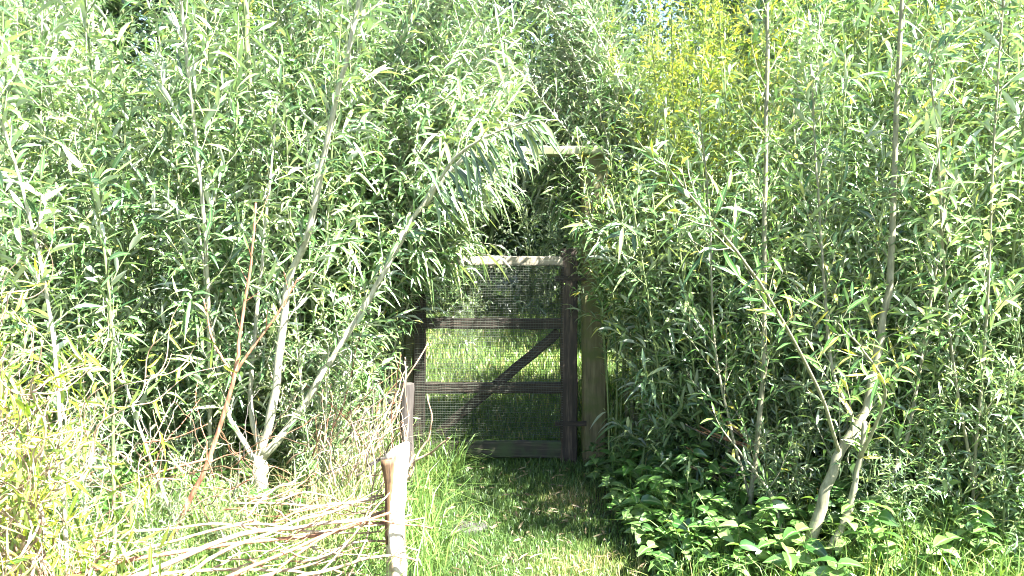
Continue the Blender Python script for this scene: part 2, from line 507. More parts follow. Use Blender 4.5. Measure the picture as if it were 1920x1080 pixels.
# ------------------------------------------------------------------ round stakes
def stake(name, label, base, top, r0, r1, mat, cutmat, slant=0.0, cat="stake", knots=3, head=0.0):
    root = thing(name, label, cat, (base[0], base[1], base[2]))
    n, s = 26, 20
    b, t = np.array(base, float), np.array(top, float)
    V = []
    ks = [(random.uniform(.3, .95), random.uniform(0, 6.28), random.uniform(.1, .2)) for _ in range(knots)]
    lev = np.linspace(0, 1, n)
    if head: lev = np.concatenate([np.linspace(0, .92, n - 7), [.935, .95, .962, .974, .984, .993, 1.0]])
    for i in range(n):
        a = float(lev[i])
        c = b * (1 - a) + t * a - b
        c[0] += .008 * math.sin(a * 7); c[1] += .006 * math.sin(a * 5 + 1)
        r = r0 + (r1 - r0) * a
        for j in range(s):
            th = j * 2 * math.pi / s
            rr = r * (1 + .06 * math.sin(3 * th + 2 * a) + .04 * math.sin(5 * th + 9 * a) + rng.normal(0, .012))
            for (ka, kt, kh) in ks:
                dth = (th - kt + math.pi) % (2 * math.pi) - math.pi
                rr += r * kh * math.exp(-((a - ka) / .035) ** 2 - (dth / .4) ** 2)
            z = c[2] + (slant * math.cos(th) * r1 if i == n - 1 else 0)
            if head:
                u = min(1, max(0, (a - .925) / .035)); u = u * u * (3 - 2 * u)
                side = max(0, -math.cos(th + .5)) ** 1.2
                rr *= 1 + head * side * u
                z = c[2] - .040 * side * u + .012 * max(0, math.cos(th)) * u
                if a > .975: rr *= 1 - .10 * (a - .975) / .025
            if i == n - 1: rr *= .93
            V.append((c[0] + rr * math.cos(th), c[1] + rr * math.sin(th), z))
    Q = [[i * s + j, i * s + (j + 1) % s, (i + 1) * s + (j + 1) % s, (i + 1) * s + j] for i in range(n - 1) for j in range(s)]
    link("shaft", build_mesh("shaft", V, Q), mat, root)
    top_v = [V[(n - 1) * s + j] for j in range(s)]
    cc = np.mean(top_v, 0)
    W = [tuple(cc + (np.array(v) - cc) * 1.0 + np.array([0, 0, .0])) for v in top_v] + [tuple(cc + (np.array(v) - cc) * .55 + np.array([0, 0, .006])) for v in top_v] + [tuple(cc + np.array([0, 0, .008]))]
    Q2 = [[j, (j + 1) % s, s + (j + 1) % s, s + j] for j in range(s)]
    T2 = [[s + j, s + (j + 1) % s, 2 * s] for j in range(s)]
    link("cut_face", build_mesh("cut_face", W, Q2, T2, smooth=False), cutmat, root)
    return root

st = P(738, 850, 3.0)
stake("cut_stake", "thick pale stripped willow stake with a cut top beside the grass path", (P(733, 1000, 3.0).x, 3.0, -.05), (P(749, 840, 3.0).x, 3.0, P(738, 834, 3.0).z), .041, .034, M['stump'], M['cut'], slant=.5, knots=9, head=1.15)
sk = [o for o in bpy.data.objects if o.name == "cut_stake"][0]
sb = Vector(sk.location)
tub = smooth_path([Vector(P(727, 1020, 2.975)) - sb, Vector(P(729, 940, 2.97)) - sb, Vector(P(729, 900, 2.965)) - sb, Vector(P(726, 862, 2.965)) - sb], 16)
spm = tubes_mesh("split_wood", [(tub, np.array([.008, .012, .014, .013, .015, .014, .016, .015, .017, .016, .019, .020, .022, .024, .026, .026]), 9)])
link("split_wood", spm, M['split'], sk)["label"] = "darker brown split strip of wood on its left side"
s2 = P(763, 720, 4.3)
stake("grey_stake", "thin grey round stake standing upright left of the gate", (s2.x, 4.3, -.05), (s2.x, 4.3, s2.z), .037, .035, M['stake'], M['stake'], slant=.1, knots=2)

# ------------------------------------------------------------------ woven fence of rods by the cut stake
wf = thing("woven_rod_fence", "low fence of loosely woven pale and reddish rods running left from the cut stake", "fence", (P(500, 1000, 2.8).x, 2.8, 0))
def rod(pts, r0, r1, mat, parent, n=22, wob=.006, name="rod"):
    p = smooth_path(pts, n)
    ph = rng.uniform(0, 6.28, 6); tt = np.linspace(0, 1, n)[:, None]; amp = wob * 1.5
    p += amp * np.sin(tt * np.array([7, 9, 8.0]) + ph[:3]) + amp * .4 * np.sin(tt * np.array([19, 23, 17.0]) + ph[3:])
    p[1:-1] += rng.normal(0, wob * .12, (n - 2, 3))
    me = tubes_mesh(name, [(p - np.array(parent.location), np.linspace(r0, r1, n) * .75, 7)])
    return link(name, me, mat, parent)
rods = [
    ([(150, 1110, 2.35), (420, 1015, 2.6), (600, 985, 2.85), (725, 955, 3.06)], .013, .008, 'stick'),
    ([(60, 1100, 2.3), (330, 1035, 2.55), (600, 1000, 2.9), (730, 965, 2.94)], .011, .007, 'bark_red'),
    ([(340, 1100, 2.4), (520, 1050, 2.7), (650, 985, 2.95), (770, 968, 3.07)], .010, .006, 'bark_red'),
    ([(230, 1040, 2.4), (450, 990, 2.7), (620, 990, 2.9), (800, 975, 3.06)], .007, .004, 'stick'),
    ([(330, 1090, 2.4), (480, 1010, 2.6), (600, 960, 2.8), (722, 930, 3.07)], .009, .005, 'stick'),
    ([(420, 1100, 2.5), (560, 1060, 2.8), (680, 1020, 3.0), (790, 1030, 3.1)], .008, .005, 'stick'),
    ([(480, 1100, 2.6), (600, 1010, 2.8), (720, 975, 2.93), (812, 990, 2.95)], .007, .004, 'bark_red'),
    ([(250, 1000, 2.5), (420, 985, 2.7), (560, 1000, 2.9), (720, 1000, 3.07)], .006, .004, 'stick'),
    ([(520, 1100, 2.6), (620, 1060, 2.8), (735, 1045, 2.93), (780, 1050, 2.95)], .009, .006, 'stick'),
    ([(440, 940, 2.9), (560, 950, 2.95), (650, 940, 3.0), (750, 930, 3.08)], .006, .004, 'stick'),
    ([(560, 1095, 2.7), (640, 1040, 2.85), (720, 930, 2.95), (780, 850, 3.1)], .006, .004, 'stick'),
    ([(560, 1060, 2.8), (650, 1010, 2.95), (705, 940, 3.0), (740, 870, 3.3)], .006, .003, 'stick'),
    ([(180, 1100, 2.3), (300, 1075, 2.45), (480, 1070, 2.7), (640, 1085, 2.9)], .009, .006, 'stick'),
    ([(640, 1100, 2.8), (690, 1010, 2.95), (700, 900, 3.05), (690, 820, 3.2)], .005, .003, 'stick'),
]
for pts, a, b, mm in rods:
    rod([P(*q) for q in pts], a, b, M[mm], wf)
for k in range(34):
    x0 = random.uniform(380, 640); y0 = random.uniform(930, 1110); d0 = 2.4 + (x0 - 200) / 800 + random.uniform(-.1, .15)
    x1 = x0 + random.uniform(90, 200); y1 = y0 - random.uniform(-35, 90); d1 = min(3.15, d0 + random.uniform(.1, .35))
    rod([P(x0, y0, d0), P((x0 + x1) / 2, (y0 + y1) / 2 + random.uniform(-22, 22), (d0 + d1) / 2), P(x1, y1, d1)], random.uniform(.003, .006), .002, M[random.choice(['stick', 'stick', 'bark_red'])], wf, n=12)

# tangle of dry brush between woven fence and gate
bh = thing("brushwood_heap", "tangled heap of thin dry twigs leaning against the grey stake by the gate", "brushwood", (P(690, 900, 3.9).x, 3.9, 0))
for k in range(60):
    x0 = random.uniform(600, 760); y0 = random.uniform(820, 960); d0 = random.uniform(3.5, 4.3)
    a = random.gauss(-1.1, .65); l = random.uniform(90, 240)
    x1 = x0 + math.cos(a) * l; y1 = y0 + math.sin(a) * l
    if x1 > 770: x1 = 770 - random.uniform(0, 40)
    rod([P(x0, y0, d0), P((x0 + x1) / 2 + random.uniform(-25, 25), (y0 + y1) / 2 + random.uniform(-18, 18), d0 + .05), P(x1, y1, min(4.6, d0 + random.uniform(-.2, .3)))],
        random.uniform(.003, .0075), .002, M[random.choice(['stick', 'stick', 'bark_red', 'stake'])], bh, n=12, name="stick")
for pts in ([(765, 900, 3.9), (800, 830, 3.9), (806, 790, 3.9), (802, 742, 3.9)], [(768, 880, 3.9), (800, 850, 3.85), (845, 820, 3.8), (832, 838, 3.8)],
            [(700, 860, 3.8), (740, 780, 3.8), (757, 700, 3.8), (762, 670, 3.8)], [(650, 900, 3.7), (700, 820, 3.75), (745, 740, 3.8), (800, 645, 3.85)]):
    rod([P(*q) for q in pts], .009, .004, M['stick'], bh, name="stick")

# ------------------------------------------------------------------ hedge willow prototypes
def proto(label, cat, nst, H, spread, leaf, nsh, shl, bark, leafmat, hi, name="willow_bush", bow=None, rise=.35, r0=.009, group=None, t_start=.06):
    root = thing(name, label, cat, (0, 0, 0), group=group)
    p = Plant()
    for k in range(nst):
        a = k * 2.4 + random.uniform(-.4, .4)
        h = H * random.uniform(.78, 1.1)
        sx, sy = spread * math.cos(a) * random.uniform(.4, 1), spread * math.sin(a) * random.uniform(.4, 1)
        pts = [np.array([sx * .15, sy * .15, -.05]), np.array([sx * .45, sy * .45, h * .33]), np.array([sx * .8, sy * .8, h * .68]), np.array([sx * 1.15, sy * 1.15, h])]
        if bow is not None:
            bb = np.array(bow) * random.uniform(.6, 1.2)
            pts[2] = pts[2] + bb * .35; pts[3] = pts[3] + bb
        l = p.limb(pts, r0 * random.uniform(.7, 1.2), .003, n=18, sides=6, wob=.006)
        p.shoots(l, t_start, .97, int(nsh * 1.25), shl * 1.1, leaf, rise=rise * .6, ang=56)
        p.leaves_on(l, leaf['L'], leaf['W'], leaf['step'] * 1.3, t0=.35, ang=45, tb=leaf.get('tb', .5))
    p.finish(root, bark, leafmat, hi, origin=(0, 0, 0))
    return root

LF = dict(L=.115, W=.0175, step=.0185, tb=.5, ang=50)
LFb = dict(L=.14, W=.0195, step=.0215, tb=.6, ang=50, droop=.35)
LFy = dict(L=.072, W=.0135, step=.0125, tb=.55, ang=56)
GL = "willow rods making up the living hedge"
hedge_l = [proto("tall thin willow of the dense leafy hedge left of the gate", "willow", 6, 3.4, .34, LF, 24, .52, M['bark_green'], M['leaf'], False, group=GL + " left of the gate") for _ in range(2)]
hedge_s = [proto("silvery willow of the dense leafy hedge left of the gate", "willow", 5, 3.3, .34, LFb, 22, .5, M['bark'], M['leaf_silver'], False, group=GL + " left of the gate") for _ in range(2)]
hedge_y = [proto("small leaved willow of the sunlit hedge right of the gate, backlit yellow painted into its leaves", "willow", 7, 3.4, .33, LFy, 28, .42, M['bark_green'], M['leaf_backlit'], False, group=GL + " right of the gate") for _ in range(2)]
arch = [proto("willow bowing over the top of the gate", "willow", 6, 3.3, .22, LF, 24, .5, M['bark'], M['leaf_silver'], False, bow=(.75, -.1, -.1), group="willows arching over the gate", t_start=.3) for _ in range(2)]
arch2 = [proto("low willow bowing across the lintel of the gate frame", "willow", 5, 2.55, .16, dict(LFb, droop=.5), 22, .46, M['bark'], M['leaf_silver'], True, bow=(.72, -.12, -.05), group="low willows arching across the lintel", t_start=.5, rise=.1) for _ in range(2)]
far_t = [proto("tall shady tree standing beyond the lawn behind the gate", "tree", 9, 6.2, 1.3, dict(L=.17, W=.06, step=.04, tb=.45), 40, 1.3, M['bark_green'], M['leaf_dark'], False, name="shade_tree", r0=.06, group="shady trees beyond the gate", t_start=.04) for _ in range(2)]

used = set()
def put(src, x, y, rz=None, sc=1.0, label=None, group=None, tilt=(0, 0)):
    if rz is None: rz = random.uniform(0, 6.28)
    z = float(ground_z(x, y)) - .02
    if id(src) not in used:
        used.add(id(src))
        src.location = (x, y, z); src.rotation_euler = (tilt[0], tilt[1], rz); src.scale = (sc,) * 3
        if label: src["label"] = label
        if group: src["group"] = group
        return src
    return copy_thing(src, (x, y, z), rz, sc, label, group, tilt)

# left hedge
for row, (y0, xs) in enumerate(((4.75, np.arange(-3.6, -.95, .36)), (5.5, np.arange(-4.2, -.9, .42)), (6.4, np.arange(-4.8, -1.1, .5)))):
    for k, x in enumerate(xs):
        if row < 2 and (-2.75 < x < -2.1 or -1.75 < x < -1.45): continue
        src = (hedge_l if (k + row) % 2 else hedge_s)[(k // 2) % 2]
        put(src, x + random.uniform(-.1, .1), y0 + random.uniform(-.2, .2), sc=random.uniform(.92, 1.12))
# right hedge
for row, (y0, xs) in enumerate(((4.7, np.arange(1.0, 3.9, .36)), (5.5, np.arange(.95, 4.4, .42)), (6.4, np.arange(1.2, 4.9, .5)))):
    for k, x in enumerate(xs):
        src = hedge_y[(k + row) % 2] if (x < 1.45 or (k + row) % 5 == 0) else (hedge_l if k % 2 else hedge_s)[(k + row) % 2]
        lab = None if src in hedge_y else ("deep green" if src in hedge_l else "silver grey") + " willow of the sunlit hedge right of the gate"
        put(src, x + random.uniform(-.1, .1), y0 + random.uniform(-.2, .2), sc=random.uniform(.82, .9) if x < 2 else random.uniform(.92, 1.1), label=lab, group=GL + " right of the gate")
# arching over the gate
for (x, y, rz, s) in ((-.85, 5.15, 0, 1.0), (-.95, 4.8, .15, 1.05), (.9, 5.2, math.pi, 1.02), (1.0, 5.35, math.pi - .2, 1.0), (-.8, 5.5, -.2, 1.1), (.85, 5.6, math.pi + .2, 1.1)):
    put(arch[0 if x < 0 else 1], x, y, rz, s, label="tall willow bowing over the top of the gate from its %s side" % ("left" if x < 0 else "right"), group="tall willows arching over the gate from the %s" % ("left" if x < 0 else "right"))
for (x, y, rz, s) in ((-.78, 4.78, 0, 1.0), (-.8, 5.0, .1, 1.04), (.9, 5.3, math.pi, 1.0), (-.9, 4.7, -.1, .95), (.85, 5.45, math.pi - .1, 1.05)):
    put(arch2[0 if x < 0 else 1], x, y, rz, s, label="low willow with drooping leaves bowing across the lintel from its %s end" % ("left" if x < 0 else "right"), group="low willows across the lintel from the %s" % ("left" if x < 0 else "right"))
# trees beyond
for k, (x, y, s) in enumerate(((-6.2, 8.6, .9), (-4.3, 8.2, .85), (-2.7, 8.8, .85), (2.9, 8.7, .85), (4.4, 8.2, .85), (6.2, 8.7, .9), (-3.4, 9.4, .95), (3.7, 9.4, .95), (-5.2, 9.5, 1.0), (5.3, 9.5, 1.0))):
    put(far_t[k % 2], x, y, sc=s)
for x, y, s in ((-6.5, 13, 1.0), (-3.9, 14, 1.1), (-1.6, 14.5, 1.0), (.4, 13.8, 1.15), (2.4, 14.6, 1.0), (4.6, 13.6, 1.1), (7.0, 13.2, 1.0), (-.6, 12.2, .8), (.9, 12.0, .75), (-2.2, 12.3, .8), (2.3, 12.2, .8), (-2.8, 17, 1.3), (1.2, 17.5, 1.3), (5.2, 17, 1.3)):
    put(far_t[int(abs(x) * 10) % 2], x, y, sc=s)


# ------------------------------------------------------------------ single willows seen clearly in front
def hero(name, label, limbs, leaf, bark, leafmat, cat="willow", hi=True):
    """limbs: list of (pixel points, r0, r1, n_shoots, shoot length, t0, az)"""
    base = P(*limbs[0][0][0])
    root = thing(name, label, cat, (base.x, base.y, base.z))
    p = Plant()
    for lb in limbs:
        pts, r0, r1, nsh, shl, t0 = lb[:6]
        l = p.limb([P(*q) for q in pts], r0, r1, n=26, sides=10)
        if nsh: p.shoots(l, t0, .98, nsh, shl, leaf, rise=leaf.get('rise', .3), az=lb[6] if len(lb) > 6 else None)
        if nsh: p.leaves_on(l, leaf['L'], leaf['W'], leaf['step'] * 1.6, t0=max(t0, .35), ang=50, tb=leaf.get('tb', .5))
    p.finish(root, bark, leafmat, hi)
    return root

BIG = dict(L=.14, W=.018, step=.03, tb=.55, droop=.35)
# pale forked willow on the left
hero("forked_willow", "pale barked willow forking low beside the woven rod fence", [
    ([(492, 1010, 3.75), (488, 940, 3.75), (486, 850, 3.75)], .040, .033, 0, 0, 0),
    ([(486, 862, 3.75), (514, 750, 3.72), (540, 540, 3.7), (578, 440, 3.65), (605, 300, 3.6), (628, 190, 3.55), (662, 50, 3.5), (690, -60, 3.5)], .022, .008, 28, .42, .22),
    ([(490, 860, 3.75), (560, 775, 3.75), (640, 640, 3.75), (705, 540, 3.75), (790, 385, 3.75), (880, 285, 3.7)], .020, .009, 16, .34, .3),
    ([(482, 870, 3.75), (440, 800, 3.78), (425, 765, 3.8), (400, 640, 3.85), (372, 420, 3.9)], .015, .004, 22, .4, .3),
    ([(490, 850, 3.78), (470, 760, 3.85), (478, 620, 3.9), (500, 400, 3.95), (520, 180, 4.0)], .015, .004, 24, .42, .25),
], BIG, M['bark'], M['leaf_silver'])
# drooping spray in front of lintel
sp = thing("willow_spray", "long drooping willow leaves hanging in front of the gate lintel", "willow", tuple(P(800, 380, 3.6)))
p = Plant()
l = p.limb([P(800, 385, 3.62), P(850, 300, 3.5), P(925, 250, 3.4), (P(1010, 225, 3.3))], .008, .003, sides=7)
for k in range(46):
    t = random.uniform(.1, 1); i = int(t * 24)
    d = np.array([random.gauss(.55, .35), random.gauss(-.1, .3), -random.uniform(.3, 1.1)])
    p.lv.add(l[i], d, np.array([.3, -1, .3]) + rng.normal(0, .3, 3), random.uniform(.12, .19), random.uniform(.013, .02), .35, random.random())
p.shoots(l, .1, .95, 7, .3, dict(L=.12, W=.015, step=.028, droop=.5), rise=.0)
p.finish(sp, M['bark'], M['leaf_silver'])

RED = dict(L=.09, W=.012, step=.035, tb=.6)
hero("red_sapling", "slender reddish sapling leaning right in front of the left hedge", [
    ([(300, 1060, 3.2), (345, 960, 3.2), (392, 860, 3.2), (440, 700, 3.2), (452, 610, 3.2), (470, 500, 3.2), (480, 380, 3.2)], .012, .004, 6, .22, .55),
    ([(440, 700, 3.2), (475, 650, 3.2), (520, 590, 3.2), (560, 520, 3.2)], .007, .003, 4, .2, .5),
    ([(438, 705, 3.2), (400, 640, 3.22), (382, 560, 3.24)], .006, .003, 0, .2, .6),
    ([(392, 860, 3.2), (300, 885, 3.15), (200, 920, 3.1)], .006, .002, 0, .2, .6),
    ([(270, 830, 3.2), (330, 820, 3.2), (390, 795, 3.2)], .004, .002, 0, .2, .6),
], RED, M['bark_red'], M['leaf_silver'])

OS = dict(L=.16, W=.020, step=.034, tb=.5, droop=.3)
hero("tall_osier", "tall straight osier with long narrow leaves in the upper left", [
    ([(395, 985, 3.95), (394, 800, 3.9), (388, 500, 3.8), (366, 260, 3.7), (342, 30, 3.6), (335, -80, 3.6)], .011, .006, 34, .42, .1)],
    OS, M['bark'], M['leaf_silver'])
hero("tall_osier", "thick smooth green rod rising out of frame left of the pale forked willow", [
    ([(500, 940, 4.25), (505, 700, 4.25), (488, 350, 4.25), (472, 200, 4.25), (460, 0, 4.25), (455, -90, 4.25)], .018, .014, 12, .4, .05)],
    dict(OS, tb=.3), M['bark_green'], M['leaf'])
hero("young_osier", "silver leaved young osier at the left edge above the curly willow", [
    ([(130, 1150, 2.4), (118, 900, 2.4), (100, 640, 2.4), (60, 420, 2.4), (5, 230, 2.38), (-20, 140, 2.36)], .007, .003, 22, .26, .35)],
    dict(OS, L=.11, step=.028), M['bark'], M['leaf_silver'])
hero("young_osier", "young osier with pale arching leaves between the curly willow and the tall osier", [
    ([(215, 1150, 2.7), (212, 850, 2.7), (205, 560, 2.7), (182, 400, 2.7), (168, 300, 2.7)], .007, .003, 22, .28, .35)],
    dict(OS, L=.11, step=.028), M['bark_green'], M['leaf_silver'])
hero("young_osier", "broken young stem standing just behind the red sapling", [
    ([(350, 1060, 3.4), (320, 960, 3.4), (275, 840, 3.4), (230, 700, 3.45), (200, 560, 3.5)], .009, .004, 8, .3, .45)],
    dict(OS, L=.09, tb=.3), M['bark'], M['leaf'])

# right side
RT = dict(L=.085, W=.013, step=.022, tb=.55, droop=.3)
hero("crooked_willow", "crooked multi stemmed willow in the lower right with a straight leader", [
    ([(1488, 1150, 3.2), (1512, 1040, 3.2), (1545, 930, 3.2), (1575, 850, 3.2), (1625, 760, 3.22), (1648, 640, 3.25), (1668, 500, 3.25), (1680, 250, 3.25), (1690, 0, 3.25), (1694, -80, 3.25)], .028, .006, 40, .42, .3),
    ([(1500, 1100, 3.2), (1555, 1030, 3.15), (1590, 960, 3.15), (1612, 860, 3.15), (1622, 790, 3.15)], .018, .009, 3, .25, .5),
    ([(1575, 850, 3.2), (1600, 800, 3.2), (1560, 690, 3.3), (1545, 520, 3.35), (1530, 300, 3.4), (1520, 120, 3.4)], .010, .003, 26, .4, .2),
    ([(1500, 1110, 3.25), (1470, 1010, 3.3), (1440, 920, 3.35), (1350, 800, 3.4)], .009, .003, 5, .3, .4),
    ([(1550, 1100, 3.25), (1640, 950, 3.3), (1700, 820, 3.35), (1740, 600, 3.4), (1770, 380, 3.4), (1790, 150, 3.4)], .011, .003, 28, .42, .25),
    ([(1575, 850, 3.2), (1530, 720, 2.95), (1430, 540, 2.6), (1330, 410, 2.4), (1235, 295, 2.3)], .008, .002, 15, .24, .35),
    ([(1612, 860, 3.15), (1660, 740, 2.9), (1620, 660, 2.7), (1565, 600, 2.6)], .007, .002, 8, .2, .35),
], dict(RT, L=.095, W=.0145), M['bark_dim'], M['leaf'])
hero("straight_willow", "straight thin trunk willow lit on its right side, midway right of the path", [
    ([(1400, 1060, 3.65), (1408, 940, 3.65), (1420, 830, 3.65), (1432, 680, 3.65), (1434, 450, 3.65), (1436, 230, 3.65), (1440, 0, 3.65), (1440, -90, 3.65)], .014, .007, 44, .42, .22),
    ([(1408, 940, 3.65), (1370, 800, 3.7), (1340, 640, 3.75), (1330, 400, 3.8), (1310, 200, 3.8)], .007, .003, 26, .4, .2),
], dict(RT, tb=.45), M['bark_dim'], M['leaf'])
hero("side_willow", "leafy willow with pale drooping tip leaves at the right edge", [
    ([(1815, 1085, 3.35), (1825, 900, 3.3), (1850, 600, 3.2), (1862, 300, 3.1), (1880, 20, 3.05), (1885, -90, 3.0)], .007, .003, 36, .38, .1),
    ([(1825, 900, 3.3), (1790, 700, 3.25), (1770, 500, 3.2), (1760, 300, 3.1), (1740, 100, 3.1)], .007, .003, 24, .33, .2),
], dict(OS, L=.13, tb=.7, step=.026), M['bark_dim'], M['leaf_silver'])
# mid-distance bushes filling both sides (individual copies)
fill_l = [proto("small leafy willow filling the shade under the left hedge", "willow", 5, 1.9, .36, dict(L=.09, W=.013, step=.022, tb=.35), 15, .45, M['bark_green'], M['leaf'], True, r0=.009, group="low willows under the left hedge", t_start=.05) for _ in range(2)]
for k, (x, y, s) in enumerate(((-2.7, 4.2, 1.1), (-2.25, 4.35, 1.0), (-1.85, 4.2, 1.1), (-1.4, 4.45, .95), (-2.6, 3.7, 1.0), (-1.05, 4.6, .8), (-2.1, 3.9, .8), (-3.1, 4.3, 1.2))):
    put(fill_l[k % 2], x, y, sc=s)
fill_r = [proto("small leafy willow filling the foot of the right hedge", "willow", 5, 1.9, .38, dict(L=.075, W=.011, step=.018, tb=.5), 16, .42, M['bark_green'], M['leaf'], True, r0=.009, group="low willows under the right hedge", t_start=.05) for _ in range(2)]
for k, (x, y, s) in enumerate(((.92, 4.45, .75), (1.15, 4.2, 1.0), (1.5, 4.3, 1.1), (1.9, 4.2, 1.1), (2.3, 4.0, 1.1), (2.7, 3.9, 1.2), (2.2, 3.5, .9), (2.7, 3.3, 1.0), (1.3, 4.0, .8), (3.1, 4.3, 1.3))):
    put(fill_r[k % 2], x, y, sc=s)

# ------------------------------------------------------------------ curly willow, lower left
cw = thing("curly_willow", "bright curly willow bush with corkscrew twigs and twisted yellow green leaves", "curly willow", (P(60, 1080, 2.3).x, 2.3, 0))
p = Plant()
o0 = np.array([P(60, 1080, 2.3).x, 2.3, 0.0])
def curly(b, d, L, r, depth):
    n = 26; ph = random.uniform(0, 6.28); amp = random.uniform(.014, .034); q = []
    d = norm(np.array(d)); ref = norm(np.cross(d, [0.3, 1, 0.2])); e2 = np.cross(d, ref)
    for i in range(n):
        t = i / (n - 1)
        a = ph + t * L * 26
        q.append(b + d * L * t + (ref * (math.cos(a) - math.cos(ph)) + e2 * (math.sin(a) - math.sin(ph))) * amp * min(1, t * 4 + .2) + np.array([0, 0, .04 * t * t]))
    q = np.array(q)
    (p.tubes if depth == 0 else p.twigs).append((q, np.linspace(r, r * .42, n), 6 if depth == 0 else 4))
    for k in range(int(L / .034)):
        i = random.randrange(4, n)
        dd = rng.normal(0, 1, 3); dd[2] -= .2
        p.lv.add(q[i], dd, rng.normal(0, 1, 3), random.uniform(.035, .085), random.uniform(.007, .012), random.uniform(-.8, 1.1), random.random())
    if depth < 2:
        for k in range(11 if depth == 0 else 5):
            i = random.randrange(5, n)
            curly(q[i], d * .7 + rng.normal(0, .55, 3), L * random.uniform(.3, .55), r * .55, depth + 1)
for k in range(13):
    tgt = P(random.uniform(-180, 120), random.uniform(800, 1040), random.uniform(2.1, 2.6))
    b = o0 + np.array([random.uniform(-.25, .2), random.uniform(-.2, .2), .0])
    v = np.array(tgt) - b
    curly(b, v, np.linalg.norm(v), .0075, 0)
p.finish(cw, M['stick'], M['curly'], shape=[(0.0, 0.08), (0.25, 0.9), (0.5, 1.0), (0.8, 0.5), (1.0, 0.0)])

# ------------------------------------------------------------------ broad-leaved weeds
OV = [(0.0, 0.05), (0.12, 0.75), (0.35, 1.0), (0.65, .72), (0.88, .28), (1.0, 0.0)]
def weed(label, h, L, W, n, group):
    root = thing("leafy_weed", label, "weed", (0, 0, 0), group=group)
    p = Plant()
    for s in range(n):
        a = random.uniform(0, 6.28); hh = h * random.uniform(.6, 1.1)
        q = p.limb([(0, 0, -.02), (.06 * math.cos(a), .06 * math.sin(a), hh * .5), (.16 * math.cos(a), .16 * math.sin(a), hh)], .003, .0015, n=8, sides=4, wob=.002)
        for i in range(1, 8):
            for k in range(2):
                th = i * 1.57 + k * 3.14 + a
                p.lv.add(q[i], np.array([math.cos(th), math.sin(th), .25]), np.array([0, 0, 1.0]) + rng.normal(0, .25, 3), L * random.uniform(.7, 1.15), W * random.uniform(.8, 1.1), .4, random.random())
    p.finish(root, M['bark_green'], M['weed'], origin=(0, 0, 0), shape=OV)
    return root
wd = [weed("bushy broad leaved weed at the right edge of the grass path", .34, .075, .045, 7, "weeds along the path"), weed("bushy broad leaved weed at the right edge of the grass path", .26, .11, .06, 5, "weeds along the path")]
for k, (x, y, s) in enumerate(((.72, 4.3, 1), (.85, 3.95, 1), (.95, 4.1, 1.1), (.62, 4.6, .9), (.8, 3.5, .9), (1.05, 3.6, 1.1), (.95, 3.25, 1.0), (1.3, 3.3, 1), (1.45, 3.65, .9), (1.2, 3.05, .8), (1.65, 3.1, 1), (.7, 4.75, .9), (1.9, 3.0, 1), (2.0, 3.5, 1), (1.0, 3.35, 1.2), (1.25, 3.0, 1.1), (1.5, 3.0, 1.2), (1.6, 3.35, 1.2), (1.15, 3.8, 1.2), (.75, 3.75, 1.0), (2.2, 3.15, 1.2), (.6, 4.35, .8), (1.4, 3.5, 1.1), (.62, 4.1, .8), (.6, 3.85, .75), (.66, 3.6, .8), (.75, 4.5, 1.0), (.7, 3.3, .8), (.85, 3.75, 1.0), (.9, 3.45, 1.0), (1.1, 4.0, 1.1), (.8, 4.15, 1.1), (.85, 3.2, .8))):
    put(wd[k % 2], x, y, sc=s)
for k, (x, y, s) in enumerate(((-.62, 3.6, .7), (-.6, 4.1, .7), (-1.1, 3.7, 1), (-1.5, 3.9, 1), (-1.9, 3.5, 1))):
    put(wd[k % 2], x, y, sc=s, label="broad leaved weed low beside the cut stake and woven rods", group="weeds left of the path")

sh_l = [proto("pale leafy young willow crowding the brushwood left of the gate", "willow", 5, 1.15, .3, dict(L=.085, W=.013, step=.02, tb=.7, droop=.4), 11, .32, M['bark'], M['leaf_silver'], True, r0=.006, group="young willows left of the gate", t_start=.03) for _ in range(2)]
for k, (x, y, s) in enumerate(((-.98, 4.45, 1.1), (-1.05, 4.15, 1.0), (-.95, 3.85, .8), (-1.0, 3.95, .7), (-1.3, 4.5, 1.15), (-1.0, 4.75, 1.2), (-1.0, 4.2, .75), (-2.1, 3.4, .6), (-1.75, 3.15, .5), (-1.45, 3.2, .42), (-2.0, 3.7, .7), (-1.6, 3.9, .6), (-1.2, 3.3, .38), (-1.35, 3.0, .35))):
    put(sh_l[k % 2], x, y, sc=s)
sh_r = [proto("bright leafy young willow in the undergrowth right of the path", "willow", 6, 1.35, .34, dict(L=.09, W=.0145, step=.02, tb=.68, droop=.35), 12, .34, M['bark_green'], M['leaf_silver'], True, r0=.006, group="young willows right of the path", t_start=.03) for _ in range(2)]
for k, (x, y, s) in enumerate(((.90, 4.5, 1.2), (.95, 4.35, 1.35), (1.08, 4.2, 1.2), (1.0, 4.55, 1.4), (1.35, 3.85, .8), (1.7, 3.9, 1.1), (2.1, 3.75, 1.15), (2.0, 3.15, .75), (2.5, 3.6, 1.1), (2.3, 3.3, .9), (1.75, 3.45, .7), (2.7, 3.2, 1.0), (1.2, 3.5, .45), (1.55, 3.15, .45), (2.9, 3.7, 1.25), (.9, 4.35, .6))):
    put(sh_r[k % 2], x, y, sc=s)
tall_r = [proto("tall silver leaved willow rising in front of the right hedge", "willow", 4, 2.9, .3, dict(L=.165, W=.021, step=.030, tb=.6, droop=.45), 20, .42, M['bark_green'], M['leaf_silver'], True, r0=.009, group="tall silver willows in front of the right hedge", t_start=.2, rise=.3) for _ in range(2)]
for k, (x, y, s) in enumerate(((1.25, 4.25, .75), (1.85, 4.1, 1.0), (2.45, 3.9, 1.05), (2.15, 3.5, .95), (1.55, 3.75, .75), (2.75, 3.6, 1.05), (.98, 4.5, .7))):
    put(tall_r[k % 2], x, y, sc=s)
